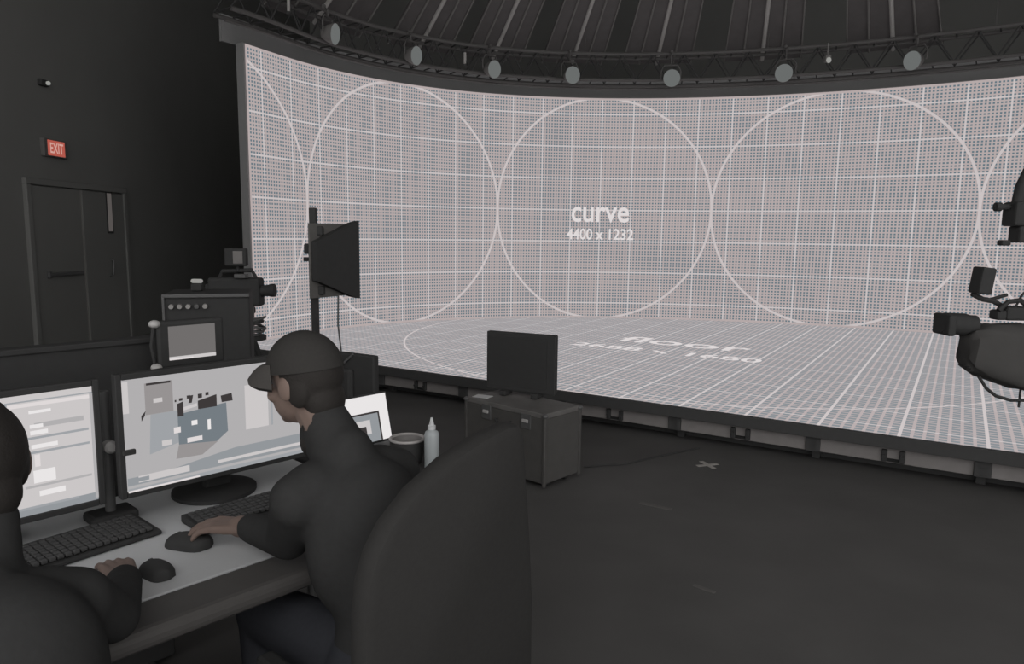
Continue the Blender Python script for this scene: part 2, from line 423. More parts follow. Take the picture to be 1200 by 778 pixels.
# small fixtures hanging on the truss
for nm, lab, u, z0, z1, r, mt in (('tube_lamp', 'short pale tube lamp standing above the left end of the truss', -1.735, 4.13, 4.36, .018, 'seam'),
                                  ('tube_lamp', 'short pale tube lamp between the second and third truss lamps', -.735, 4.06, 4.27, .020, 'seam')):
    t = thing(nm, lab, 'lamp', cw(u, 0, .50), 0)
    mb = MB(); mb.capsule((0, 0, z0+.03), (0, 0, z1-.03), r); mb.build('tube', M[mt], t, True)
    mb = MB(); mb.box((0, 0, z1-.01), (.05, .05, .05), bev=.008); mb.build('clamp', M['black'], t)
    mb = MB(); mb.box((0, .0, z0), (.05, .05, .03), bev=.008); mb.build('clamp', M['black'], t)
t = thing('spot_camera', 'small pale spot unit hung on the truss right of the middle', 'spotlight', cw(.935, 0, .54), 0)
mb = MB(); mb.box((0, 0, 4.16), (.09, .10, .10), bev=.02); mb.cyl((0, 0, 4.2), (0, 0, ZU), .012); mb.build('unit_housing', M['lampbody'], t)
MB().ell((0, -.055, 4.13), (.035, .02, .04)).build('unit_lens', M['led'], t, True)

# ------------------------------------------------------------------ radiating roof panels
APEX = V((1.14, -6.0, 8.5))
edges = [(-1.66, -1.18), (-1.04, -.735), (-.655, -.388), (-.29, -.005), (.085, .387), (.522, .835), (1.0, 1.335)]
names = ['farthest left', 'second from the left', 'third from the left', 'left of the middle', 'middle', 'second from the right', 'rightmost']
for i, (ua, ub) in enumerate(edges):
    za = 4.36
    pa, pb = cw(ua, za, -.15), cw(ub, za, -.15); mid = (pa+pb)/2
    t = thing('roof_panel', 'charcoal radiating roof panel, %s above the LED wall' % names[i], 'roof panel', (mid.x, mid.y, za), 0, 'radiating roof panels over the stage')
    k = .72
    qa, qb = pa+(APEX-pa)*k, pb+(APEX-pb)*k
    c0 = mid; nrm = (pb-pa).cross(qa-pa).normalized()
    if nrm.z > 0: nrm = -nrm
    L = lambda w: w-V((mid.x, mid.y, za))
    mb = MB(); mb.prism([L(pa), L(pb), L(qb), L(qa)], -nrm*.04); mb.build('panel_sheet', M['roofpanel'], t)
    for fx, r, mt in ((.5, .030, 'seam'), (.25, .016, 'seam2'), (.74, .016, 'seam2'), (.01, .012, 'seam2'), (.99, .012, 'seam2')):
        a_, b_ = pa+(pb-pa)*fx, qa+(qb-qa)*fx
        mb = MB(); mb.cyl(L(a_)+nrm*.012, L(b_)+nrm*.012, r, n=8); mb.build('seam_rib', M[mt], t)
mb = MB()
for i in range(24):
    a0, a1 = 2*pi*i/24, 2*pi*(i+1)/24
    mb.cyl(APEX+V((cos(a0)*1.9, sin(a0)*1.9, -1.05)), APEX+V((cos(a1)*1.9, sin(a1)*1.9, -1.05)), .06, n=8)
for i in range(8):
    a0 = 2*pi*i/8; mb.cyl(APEX+V((cos(a0)*1.9, sin(a0)*1.9, -1.05)), (APEX.x+cos(a0)*1.9, APEX.y+sin(a0)*1.9, 9.5), .03, n=6)
structure(mb.build('trim_2', M['truss']))

# ------------------------------------------------------------------ desk
DZ = .75
dk = thing('desk', 'long grey-topped desk with a dark front edge under the monitors', 'desk', ab(-9.1, -4.95), DA)
mb = MB(); mb.box((-.10, .06, DZ-.018), (1.9, .78, .036), bev=.004); mb.build('desk_top', M['desk'], dk)
mb = MB(); mb.box((-.10, -.405, DZ-.024), (1.9, .15, .052), bev=.02, seg=3); mb.build('front_edge', M['deskdark'], dk)
mb = MB(); mb.box((-.10, .40, DZ-.12), (1.84, .03, .16), bev=.004); mb.build('apron', M['deskdark'], dk)
for x in (-.98, .78):
    for y in (-.28, .38):
        mb = MB(); mb.box((x, y, (DZ-.04)/2), (.05, .05, DZ-.04), bev=.006); mb.build('leg', M['metal'], dk)
td = thing('side_table', 'black side table at the right end of the grey desk', 'table', ab(-8.02, -4.82), DA)
mb = MB(); mb.box((0, 0, DZ-.02), (.40, .62, .04), bev=.006); mb.build('table_top', M['black'], td)
for x in (-.16, .16):
    for y in (-.27, .27):
        mb = MB(); mb.cyl((x, y, 0), (x, y, DZ-.03), .018, n=12); mb.build('leg', M['metal'], td)

# ------------------------------------------------------------------ monitors
def disp(mb, x0, x1, y0, y1, k):
    """rectangle on the screen in fractions of its width and height"""
    return (x0, x1, y0, y1, k)
def display(name, parent, W, H, zc, y, rects):
    mats = []; mb = MB(); lay = 0
    for pts, k in rects:
        if M[k] not in mats: mats.append(M[k])
        mb.mi = mats.index(M[k])
        mb.quad([(px-.5)*W if False else ((px-.5)*W) and V(((px-.5)*W, y-lay*.0004, zc+(py-.5)*H)) or V(((px-.5)*W, y-lay*.0004, zc+(py-.5)*H)) for px, py in pts])
        lay += 1
    return mb.build(name, mats, parent)
def R4(x0, x1, y0, y1): return [(x0, y0), (x1, y0), (x1, y1), (x0, y1)]
def monitor(label, a, b, W, H, zc, rects, tilt=0, rz=0):
    t = thing('monitor', label, 'monitor', ab(a, b, DZ), DA+rz, 'monitors on the grey desk')
    z = zc-DZ; bz = .018
    mb = MB()
    for sx in (-1, 1): mb.box((sx*(W/2+bz/2), .012, z), (bz, .03, H+2*bz), bev=.003)
    for sz in (-1, 1): mb.box((0, .012, z+sz*(H/2+bz/2)), (W, .03, bz), bev=.003)
    mb.build('bezel', M['black'], t)
    mb = MB(); mb.box((0, .034, z), (W+.02, .036, H+.02), bev=.012, seg=3); mb.box((0, .06, z-.02), (W*.45, .03, H*.5), bev=.012); mb.build('rear_shell', M['black'], t)
    display('display', t, W, H, z, .004, rects)
    return t
UI2 = [(R4(0, 1, 0, 1), 's_base'), (R4(0, .04, .52, 1), 's_lite'), (R4(.27, .51, .73, .965), 's_mid'), (R4(.30, .50, .935, .955), 's_dark'),
       ([(.34, .40), (.62, .42), (.62, .73), (.34, .73)], 's_grey'), ([(.52, .22), (.82, .22), (1.0, .40), (.97, .72), (.52, .70)], 's_grey')]
UI2 = [(R4(0, 1, 0, 1), 's_base'), (R4(0, .03, .70, .98), 's_lite'),
       (R4(.19, .345, .66, .945), 's_mid'), (R4(.20, .335, .925, .945), 's_dark'), (R4(.235, .285, .76, .80), 's_lite'),
       ([(.165, .61), (.185, .66), (.19, .70), (.165, .66)], 's_dark'),
       ([(.20, .30), (.365, .36), (.365, .66), (.215, .66)], 's_grey'),
       ([(.365, .23), (.50, .20), (.665, .38), (.66, .66), (.365, .62)], 's_blue'),
       ([(.345, .21), (.50, .20), (.60, .30), (.365, .34)], 's_mid'),
       ([(.365, .60), (.40, .60), (.40, .735), (.365, .72)], 's_dark'), ([(.43, .71), (.45, .71), (.46, .78), (.44, .78)], 's_dark'),
       ([(.40, .65), (.48, .67), (.48, .70), (.40, .68)], 's_lite'),
       ([(.485, .64), (.60, .64), (.60, .755), (.485, .72)], 's_dark'), ([(.63, .67), (.70, .67), (.695, .745), (.625, .735)], 's_dark'),
       (R4(.35, .36, .74, .76), 's_dark'), (R4(.375, .395, .745, .77), 's_dark'), (R4(.42, .44, .755, .785), 's_dark'), (R4(.485, .51, .745, .785), 's_dark'), (R4(.53, .55, .76, .79), 's_dark'),
       (R4(.44, .475, .50, .545), 's_white'), (R4(.535, .555, .43, .53), 's_white'), (R4(.41, .50, .345, .39), 's_hi'), (R4(.335, .375, .455, .51), 's_hi'), (R4(.265, .32, .36, .41), 's_lite'),
       (R4(.775, .93, .36, .80), 's_lite'), (R4(.765, .775, .36, .80), 's_grey'),
       ([(0, .06), (1, .06), (1, .21), (.55, .21), (.2, .13), (0, .13)], 's_dim'),
       (R4(.05, .30, .075, .135), 's_lite'), (R4(.02, .10, .085, .12), 's_dim'), (R4(.45, 1, .09, .12), 's_lite'), (R4(0, 1, 0, .035), 's_grey'), (R4(0, .35, .0, .018), 's_hi')]
UI1 = [(R4(0, 1, 0, 1), 's_dim'), (R4(0, 1, .95, 1), 's_lite'), (R4(0, 1, .92, .95), 's_grey'), (R4(0, .61, .84, .92), 's_base'), (R4(0, .61, .80, .835), 's_blue'),
       (R4(.61, .985, .07, .94), 's_lite'), (R4(.61, .985, .90, .93), 's_hi'), (R4(.985, 1, .02, .94), 's_base'), (R4(.0, .61, .24, .27), 's_base'), (R4(0, .61, .12, .23), 's_grey'),
       (R4(.70, .80, .84, .865), 's_white'), (R4(.72, .95, .72, .76), 's_base'), (R4(.70, .76, .72, .75), 's_white'), (R4(.70, .78, .665, .70), 's_white'), (R4(.66, .97, .63, .65), 's_grey'),
       (R4(.70, .82, .55, .585), 's_white'), (R4(.66, .97, .51, .53), 's_grey'), (R4(.71, .735, .40, .50), 's_hi'), (R4(.70, .80, .265, .37), 's_white'), (R4(.66, .97, .23, .25), 's_base'),
       (R4(.72, .84, .15, .195), 's_white'), (R4(.0, .52, .0, .045), 's_lite'), (R4(.3, .55, .0, .03), 's_hi'), (R4(.61, .9, .06, .08), 's_grey')]
UI2 = [([(x*.87-.06, y) for x, y in p_], k_) if 2 <= i_ < len(UI2)-7 else (p_, k_) for i_, (p_, k_) in enumerate(UI2)]
m2 = monitor('wide lit monitor showing a blue-grey 3D model, in front of the person in the cap', -8.645, -4.82, .60, .335, 1.03, UI2)
mb = MB(); mb.box((.02, .12, .18), (.09, .04, .34), bev=.01); mb.build('stand_neck', M['black'], m2)
mb = MB(); mb.lathe([(.135, 0), (.135, .012), (.11, .022), (.05, .03)], (.02, .135, .0015), n=36); mb.build('stand_base', M['black'], m2, True)
mb = MB(); mb.box((-.292, -.008, .235), (.035, .012, .016), bev=.003); mb.build('clip', M['black'], m2)
m1 = monitor('lit monitor with a pale settings panel beside the left person\'s head', -9.275, -4.79, .53, .335, 1.018, UI1, rz=radians(1.5))
mb = MB(); mb.box((0, .11, .18), (.08, .04, .34), bev=.01); mb.build('stand_neck', M['black'], m1)
mb = MB(); mb.lathe([(.10, 0), (.10, .012), (.09, .022), (.05, .03)], (0, .145, .0015), n=36); mb.build('stand_base', M['black'], m1, True)
po = thing('monitor_post', 'grey clamp post standing between the two lit monitors', 'stand', ab(-8.955, -4.70, DZ), DA)
MB().cyl((0, 0, .03), (0, 0, .40), .015, n=16).build('post', M['metal'], po, True)
mb = MB(); mb.box((0, 0, .015), (.13, .10, .03), bev=.01); mb.build('clamp_base', M['black'], po)
mb = MB(); mb.lathe([(.0, -.03), (.016, -.027), (.019, -.005), (.019, .02), (.012, .028)], (.0, -.02, .235), (0, -1, 0), 20); mb.build('knob', M['steel'], po, True)

# field monitor standing behind the monitors
fm = thing('field_monitor', 'small field monitor with metal corner grips perched above the wide monitor', 'monitor', ab(-8.59, -4.46, DZ), DA)
zc = .485
mb = MB(); mb.box((0, 0, zc), (.235, .045, .165), bev=.01); mb.build('monitor_body', M['black'], fm)
display('display', fm, .165, .118, zc+.005, -.0235, [(R4(0, 1, 0, 1), 's_field'), (R4(0, 1, .0, .10), 's_lite'), (R4(.0, .5, .0, .05), 's_hi')])
mb = MB(); mb.tube([(-.125, -.01, zc-.07), (-.135, -.01, zc), (-.125, -.01, zc+.07)], .006, 8); mb.build('side_bar', M['black'], fm, True)
for dz in (-.075, .075):
    mb = MB(); mb.ell((-.122, -.012, zc+dz), (.019, .019, .014)); mb.build('corner_grip', M['steel'], fm, True)
mb = MB(); mb.cyl((0, .01, .02), (0, .01, zc-.08), .014); mb.lathe([(.07, 0), (.07, .012), (.02, .022)], (0, .01, 0)); mb.build('stand', M['black'], fm, True)

# black partition behind the desk
pt = thing('desk_partition', 'low black partition behind the left monitor', 'partition', ab(-9.5, -4.30), DA)
mb = MB(); mb.box((0, 0, .625), (1.72, .05, 1.23), bev=.008); mb.build('panel', M['black'], pt)
mb = MB(); mb.box((0, 0, 1.237), (1.74, .07, .02), bev=.004); mb.build('top_rail', M['black'], pt)
for x in (-.75, .75):
    mb = MB(); mb.box((x, 0, .01), (.06, .40, .02), bev=.006); mb.build('foot', M['metal'], pt)

# dark monitor turned away, on a floor stand right of the desk
c3 = ab(-7.66, -4.30); ca = radians(-27); cx = V((cos(ca), sin(ca), 0)); cyv = V((-sin(ca), cos(ca), 0))
ec = thing('floor_monitor', 'black monitor on a floor stand turned away, behind the white laptop page', 'monitor', c3-cx*.32, ca)
mb = MB(); mb.box((0, 0, .895), (.64, .04, .33), bev=.008); mb.box((0, -.03, .88), (.40, .04, .22), bev=.015); mb.build('monitor_body', M['black'], ec)
mb = MB(); mb.box((0, .021, .895), (.60, .004, .29)); mb.build('screen', M['glassblack'], ec)
mb = MB(); mb.tube([(.20, -.024, 1.06), (.14, -.028, 1.01), (.08, -.05, .96), (.04, -.055, .90)], .006); mb.build('cord', M['metal'], ec)
mb = MB(); mb.cyl((0, 0, .03), (0, 0, .75), .028); mb.lathe([(.26, 0), (.26, .015), (.06, .035)]); mb.build('stand', M['black'], ec, True)

# ------------------------------------------------------------------ keyboards and mice
def keyboard(label, a, b, W, D, rz=0):
    t = thing('keyboard', label, 'keyboard', ab(a, b, DZ), DA+rz, 'keyboards on the grey desk')
    mb = MB(); mb.prism([(-W/2, -D/2, 0), (W/2, -D/2, 0), (W/2, -D/2, .014), (W/2, D/2, .028), (-W/2, D/2, .028), (-W/2, -D/2, .014)][0:0] or
                        [(-W/2, -D/2, .001), (-W/2, D/2, .001), (-W/2, D/2, .026), (-W/2, -D/2, .014)], (W, 0, 0), bev=.005)
    mb.build('base', M['black'], t)
    mb = MB(); n = int(W/.0195)-1; rows = int((D-.02)/.0195)
    for r in range(rows):
        y = -D/2+.02+r*.0195; z = .018+.012*(y+D/2)/D
        for k in range(n):
            x = -W/2+.02+k*.0195; mb.box((x, y, z+.003), (.0165, .0165, .010), bev=.002, seg=1)
    mb.build('keycaps', M['keys'], t)
    return t
keyboard('dark keyboard in front of the left monitor', -9.12, -4.86, .44, .175, radians(6))
keyboard('dark keyboard in front of the person in the cap', -8.60, -4.95, .44, .15, radians(0))
def mouse(label, a, b, rz, k_=1.0):
    t = thing('computer_mouse', label, 'mouse', ab(a, b, DZ), DA+rz); t.scale = (k_, k_, 1)
    mb = MB(); rings = []
    for i in range(13):
        y = -.055+.11*i/12; k = i/12; w = .033*sqrt(max(.02, 1-(2*k-1)**4)); h = .038*sqrt(max(.03, 1-(1.75*k-.75)**2*.85))
        rings.append([V((w*cos(pi*j/12), y, .001+h*sin(pi*j/12)**.8)) for j in range(13)])
    mb.ring_loft(rings); mb.build('shell', M['black'], t, True)
    mb = MB(); mb.cyl((-.004, .025, .0285), (.004, .025, .0285), .008, n=14); mb.build('scroll_wheel', M['keys'], t)
    return t
mouse('dark mouse under the hand of the person in the cap', -8.872, -5.055, radians(28), 1.25)
mouse('dark mouse beside the left person\'s hand', -9.005, -5.17, radians(8))

# ------------------------------------------------------------------ laptop, bowl, bottle on the side table
lp = thing('laptop', 'open laptop with a bright white page right of the person in the cap', 'laptop', ab(-7.985, -4.69, DZ), DA)
mb = MB(); mb.box((0, -.025, .01), (.30, .14, .018), bev=.005); mb.build('base', M['metal'], lp)
mb = MB(); mb.box((0, -.03, .021), (.27, .08, .004)); mb.build('keycaps', M['keys'], lp)
sc_ = MB(); rot = Matrix.Rotation(radians(-14), 3, 'X')
sc_.box(rot @ V((0, 0, .105))+V((0, .045, .015)), (.30, .010, .205), rot, bev=.004); so = sc_.build('lid', M['black'], lp)
mats = [M['s_white'], M['s_dim'], M['s_dark'], M['s_lite']]; mb = MB()
for lay, (pts, k) in enumerate([(R4(0, 1, 0, 1), 0), (R4(.30, .84, .0, .64), 2), (R4(.33, .81, .0, .60), 1), (R4(.40, .66, .18, .48), 3), (R4(.46, .58, .10, .35), 2)]):
    mb.mi = k; mb.quad([rot @ V(((x-.5)*.285, -.0056-.0004*lay, .105+(y-.5)*.19))+V((0, .045, .015)) for x, y in pts])
mb.build('display', mats, so)
bw = thing('bowl', 'round steel bowl with a grey rim next to the clear bottle', 'bowl', ab(-7.965, -4.90, DZ), DA)
mb = MB(); mb.lathe([(.045, .0), (.055, .003), (.066, .045), (.067, .094), (.063, .094)], n=40, cap1=False); mb.build('bowl_body', M['black'], bw, True)
mb = MB(); mb.lathe([(.0, .07), (.04, .071), (.056, .076), (.061, .095)], n=40, cap0=False, cap1=False); mb.build('bowl_inside', M['bowlin'], bw, True)
mb = MB(); ps = [(.0645*cos(2*pi*i/40), .0645*sin(2*pi*i/40), .096) for i in range(41)]; mb.tube(ps, .0055, 8); mb.build('rim', M['bowlrim'], bw, True)
bt = thing('squeeze_bottle', 'clear squeeze bottle with a narrow nozzle standing beside the bowl', 'bottle', ab(-7.945, -5.02, DZ), DA)
mb = MB(); mb.lathe([(.024, 0), (.0275, .006), (.0275, .13), (.024, .142), (.013, .15), (.013, .155)], n=28); mb.build('bottle_body', M['bottle'], bt, True)
mb = MB(); mb.lathe([(.015, .152), (.015, .166), (.010, .168), (.006, .186), (.0045, .196)], n=24); mb.build('nozzle', M['white'], bt, True)

# ------------------------------------------------------------------ chairs
def chair(label, a, b, rz, tall=True):
    t = thing('office_chair', label, 'chair', ab(a, b), DA+rz)
    mb = MB(); mb.box((0, .0, .385), (.50, .46, .09), bev=.035, seg=4); mb.build('seat', M['chairfab'], t, True)
    if tall:   # tall rounded back, wider at the bottom, one raised corner
        prof = [(-.30, .46), (-.315, .70), (-.322, .86), (-.318, .94), (-.300, 1.0), (-.268, 1.052), (-.205, 1.108), (-.115, 1.155), (-.02, 1.185), (.06, 1.199),
                (.098, 1.196), (.118, 1.15), (.138, 1.05), (.175, .88), (.208, .70), (.235, .48)]
        y0 = -.27
    else:
        prof = [(-.20, .55), (-.21, .70), (-.19, .78), (-.12, .80), (.12, .80), (.19, .78), (.21, .70), (.20, .55)]; y0 = -.22
    mb = MB(); b_ = bmesh.new()
    from_pts = [V((x, y0-.10*(z-.46)-.0*x, z)) for x, z in prof]
    mb.prism(from_pts, (0, -.065, 0), bev=.022); mb.build('backrest', M['chairfab'], t, True)
    mb = MB(); mb.box((0, y0-.09, .46), (.08, .05, .26), bev=.01); mb.box((0, -.16, .335), (.10, .34, .03), bev=.008); mb.box((0, y0-.07, .40), (.08, .03, .16), bev=.008); mb.build('back_bracket', M['black'], t)
    mb = MB(); mb.cyl((0, 0, .08), (0, 0, .34), .026, n=16); mb.build('gas_column', M['metal'], t)
    for k in range(5):
        an = 2*pi*k/5+.3; d_ = V((cos(an), sin(an), 0))
        mb = MB(); mb.tube([d_*.03+V((0, 0, .10)), d_*.15+V((0, 0, .09)), d_*.29+V((0, 0, .07))], [.026, .022, .016], 8); lg = mb.build('base_leg', M['black'], t)
        mb = MB(); x_ = V((-d_.y, d_.x, 0)); mb.cyl(d_*.29-x_*.02+V((0, 0, .028)), d_*.29+x_*.02+V((0, 0, .028)), .028, n=14); mb.build('caster', M['black'], lg)
    for sx in (-1, 1):
        if not tall: break
        mb = MB(); mb.tube([(sx*.24, -.05, .36), (sx*.30, -.05, .42), (sx*.30, -.05, .58)], .016, 8); ar = mb.build('arm_post', M['black'], t)
        mb = MB(); mb.box((sx*.30, -.03, .59), (.05, .22, .03), bev=.012); mb.build('arm_pad', M['black'], ar)
    return t
chair('tall-backed black office chair behind the person in the cap', -8.575, -5.545, 0)
chair('low-backed black office chair under the left person', -9.43, -5.64, 0, False)

# ------------------------------------------------------------------ people
def hand_prims(wrist, d, up, thumb, curl=1.0, k=1.0):
    """palm, four bent fingers and a thumb; thumb=+1 on the right of the direction d"""
    d = V(d).normalized(); up = V(up); up = (up-d*up.dot(d)).normalized(); l = d.cross(up)*thumb; w = V(wrist); P = []
    offs = (.030, .010, -.010, -.028); reach = (.088, .092, .088, .080); ln = (.068, .078, .072, .056)
    P.append(('c', w-d*.02, w+d*.02, .026*k, .027*k))
    for o_, r_ in zip(offs, reach):
        P.append(('c', w+l*o_*.6*k, w+d*(r_-.004)*k+l*o_*k+up*.004, .0145*k, .0115*k))
    P.append(('e', w+d*.045*k, (.036*k, .036*k, .016*k), Matrix((l, d, up)).transposed()))
    for o_, r_, n_ in zip(offs, reach, ln):
        p = w+d*r_*k+l*o_*k+up*.003; dirv = (d+l*o_*1.6).normalized(); rad = .0092*k
        for seg, fr in enumerate((.46, .30, .24)):
            an = radians((14, 34, 30)[seg])*curl; q = Quaternion(dirv.cross(up).normalized(), -an); dirv = q @ dirv
            p2 = p+dirv*n_*fr*k; P.append(('c', p, p2, rad, rad*.9)); p = p2; rad *= .9
            up = (up-dirv*up.dot(dirv)).normalized() if False else up
    tb = w+d*.022*k+l*.026*k; td_ = (d*.75+l*.62-up*.18).normalized()
    p1 = tb+td_*.038*k; P.append(('c', tb, p1, .013*k, .0105*k)); td2 = (td_*.8+d*.5-l*.1).normalized()
    p2 = p1+td2*.030*k; P.append(('c', p1, p2, .0102*k, .009*k)); P.append(('c', p2, p2+td2*.022*k, .009*k, .0075*k))
    return P

def person(name, label, a0, b0, head, look, hips, chest, shoL, shoR, elL, elR, wrL, wrR, hdL, hdR, cap):
    t = thing('person', label, 'person', ab(a0, b0), DA)
    L = lambda p: V((p[0]-a0, p[1]-b0, p[2]))
    H_ = L(head); hip = L(hips); ch = L(chest); sl, sr, el, er, wl, wr = map(L, (shoL, shoR, elL, elR, wrL, wrR))
    Rz = Matrix.Rotation(look[0], 3, 'Z') @ Matrix.Rotation(look[1], 3, 'X')
    h = lambda x, y, z: H_+Rz @ V((x, y, z))
    neck = (sl+sr)/2+V((0, .0, .055))
    kneeL, kneeR = hip+V((-.14, .44, .0)), hip+V((.14, .44, .0)); ankL, ankR = V((-.15+hip.x, hip.y+.40, .09)), V((.15+hip.x, hip.y+.46, .09))
    P = [('e', h(0, -.008, .022), (.077, .097, .098), Rz), ('e', h(0, .030, -.045), (.060, .066, .070), Rz), ('e', h(0, .062, -.092), (.026, .024, .022), Rz),
         ('c', h(0, .088, .012), h(0, .112, -.028), .009, .014), ('e', h(0, .084, .030), (.048, .016, .012), Rz), ('e', h(0, .088, -.062), (.026, .012, .012), Rz),
         ('e', h(-.078, .0, -.012), (.011, .022, .032), Rz), ('e', h(.078, .0, -.012), (.011, .022, .032), Rz),
         ('e', h(-.042, .066, -.03), (.022, .02, .02), Rz), ('e', h(.042, .066, -.03), (.022, .02, .02), Rz),
         ('c', h(0, -.02, -.07), neck-V((0, .01, .02)), .055, .062),
         ('e', ch, (.155, .105, .19)), ('c', hip+V((0, 0, .06)), ch, .125, .135), ('c', hip+V((-.08, 0, 0)), hip+V((.08, 0, 0)), .115),
         ('c', sl+V((.04, 0, .01)), sr+V((-.04, 0, .01)), .07), ('c', neck-V((0, .01, 0)), sl, .05, .055), ('c', neck-V((0, .01, 0)), sr, .05, .055),
         ('c', sl, el, .056, .043), ('c', el, wl, .042, .027), ('c', sr, er, .056, .043), ('c', er, wr, .042, .027)]
    for s_, kn, an in ((-1, kneeL, ankL), (1, kneeR, ankR)):
        P += [('c', hip+V((s_*.09, .02, -.0)), kn, .088, .062), ('c', kn, an, .058, .038), ('c', an, an+V((0, .14, -.045)), .036, .030)]
    hands = hand_prims(wl, hdL[0], hdL[1], 1, hdL[2], 1.12)+hand_prims(wr, hdR[0], hdR[1], -1, hdR[2])
    body = union('body', P+hands, .0042, M['skin'], t, 4)
    # clothes
    J = [('e', ch, (.165, .118, .215)), ('e', ch+V((0, -.02, .05)), (.150, .115, .16)), ('c', hip+V((0, .01, .05)), ch, .140, .145), ('c', sl+V((.05, 0, .0)), sr+V((-.05, 0, .0)), .088),
         ('c', hip+V((-.06, .0, .03)), hip+V((.06, .0, .03)), .130),
         ('c', neck-V((0, .01, .02)), sl, .070, .070), ('c', neck-V((0, .01, .02)), sr, .070, .070), ('c', neck-V((0, .025, .03)), neck+V((0, .0, .03)), .078, .068),
         ('c', sl, el, .068, .056), ('c', el, el+(wl-el)*.90, .056, .042), ('c', sr, er, .068, .056), ('c', er, er+(wr-er)*.90, .056, .042)]
    J += [('c', neck+V((0, -.02, -.03)), h(0, -.048, -.105), .082 if cap else .070, .064 if cap else .056), ('c', neck+V((0, -.01, -.02)), h(0, -.03, -.15), .074, .058)]
    union('jacket', J, .0085, M['jacket'], t, 22)
    Tr = []
    for s_, kn, an in ((-1, kneeL, ankL), (1, kneeR, ankR)):
        Tr += [('c', hip+V((s_*.08, 0, -.0)), kn, .108, .078), ('c', kn, an+V((0, 0, .02)), .074, .058)]
    union('trousers', Tr+[('c', hip+V((-.08, 0, 0)), hip+V((.08, 0, 0)), .128)], .010, M['jeans'], t, 4)
    for an in (ankL, ankR):
        union('shoe', [('c', an+V((0, -.03, -.045)), an+V((0, .16, -.052)), .042, .036), ('c', an+V((0, -.02, -.02)), an+V((0, 0, 0)), .046)], .008, M['black'], t, 3)
    for sx in (-1, 1):
        mb = MB(); mb.ell(h(sx*.031, .083, .010), (.012, .010, .012)); ey = mb.build('eye', M['white'], t, True)
    # hair
    hr = [('e', h(0, -.022, .020), (.083, .092, .103), Rz), ('e', h(0, -.058, -.055), (.062, .050, .060), Rz)]
    if cap: hr += [('e', h(-.066, -.03, -.02), (.018, .035, .045), Rz), ('e', h(.066, -.03, -.02), (.018, .035, .045), Rz), ('e', h(0, -.045, -.115), (.066, .055, .068), Rz), ('e', h(0, -.035, -.165), (.064, .058, .05), Rz)]
    else: hr += [('e', h(0, .03, .085), (.062, .055, .040), Rz), ('e', h(-.064, -.01, .0), (.020, .045, .06), Rz), ('e', h(.064, -.01, .0), (.020, .045, .06), Rz)]
    union('hair', hr, .005, M['hair'], t, 4)
    if cap:
        mb = MB(); rings = []
        for i in range(9):
            ph = pi/2*i/8; r = cos(ph); z = .028+.104*sin(ph)
            rings.append([h(.090*max(r, .02)*cos(2*pi*j/36), -.008+.108*max(r, .02)*sin(2*pi*j/36), z) for j in range(36)])
        mb.ring_loft(rings); cp = mb.build('cap', M['cap'], t, True)
        mb = MB(); top, bot = [], []
        rows = []
        for i in range(7):
            f_ = i/6; row = []
            for j in range(13):
                an = radians(22+136*j/12); rx = .090*cos(an); ry = .108*sin(an)
                ext = .072*f_*sin(pi*j/12)**.6
                row.append(h(rx*(1+.06*f_), -.008+ry+ext,   .054-.034*f_*f_-.034*abs(rx/.09)**2*f_))
            rows.append(row)
        loop = [r_ for r_ in rows]
        mb.ring_loft([[p for p in r_]+[p-Rz @ V((0, 0, .006)) for p in reversed(r_)] for r_ in loop]); mb.build('cap_brim', M['brim'], cp, True)
    return t
person('person', 'seated person in a dark cap and black jacket, hand on mouse, facing the wide monitor', -8.64, -5.60,
       (-8.672, -5.345, 1.238), (radians(20), radians(-8)), (-8.60, -5.66, .565), (-8.645, -5.58, .86), (-8.80, -5.515, .985), (-8.505, -5.515, .985),
       (-8.755, -5.39, .835), (-8.42, -5.36, .84), (-8.765, -5.185, .812), (-8.50, -5.13, .832),
       ((-.62, .78, -.03), (0, 0, 1), .7), ((-.1, 1, -.03), (0, 0, 1), .6), True)
person('person', 'seated person in black cut off by the left edge, dark hair, facing the left monitor', -9.40, -5.60,
       (-9.398, -5.385, 1.185), (radians(-4), radians(-8)), (-9.42, -5.68, .565), (-9.42, -5.60, .82), (-9.60, -5.53, .915), (-9.29, -5.53, .915),
       (-9.62, -5.36, .83), (-9.205, -5.46, .825), (-9.50, -5.12, .80), (-9.105, -5.245, .803),
       ((.2, 1, -.03), (0, 0, 1), .6), ((.12, 1, -.03), (0, 0, 1), .5), False)

# ------------------------------------------------------------------ road case with dark monitor
rc_near = V((-.835, -7.45, 0)); rc_org = rc_near+A*.18+B*.36
rc = thing('road_case', 'dark grey road case standing on the floor in front of the stage', 'flight case', rc_org, DA)
mb = MB(); mb.box((0, 0, .255), (.36, .72, .43), bev=.006); mb.build('case_body', M['case'], rc)
mb = MB(); mb.box((0, 0, .487), (.365, .725, .035), bev=.006); mb.build('lid', M['caselid'], rc)
for sx in (-1, 1):
    for sy in (-1, 1):
        mb = MB(); mb.box((sx*.18, sy*.36, .255), (.022, .022, .46), bev=.005); mb.build('corner_edge', M['case'], rc)
        mb = MB(); mb.ell((sx*.178, sy*.358, .490), (.024, .024, .016), None, 2); mb.build('ball_corner', M['metal'], rc, True)
        mb = MB(); mb.cyl((sx*.10-.012, sy*.30, .024), (sx*.10+.012, sy*.30, .024), .024, n=14); mb.build('caster', M['black'], rc)
for y in (-.20, .16):
    mb = MB(); mb.box((-.182, y, .43), (.012, .085, .10), bev=.004); lt = mb.build('latch', M['metal'], rc)
    mb = MB(); mb.box((-.192, y, .435), (.012, .05, .022), bev=.004); mb.build('latch_wing', M['steel'], lt)
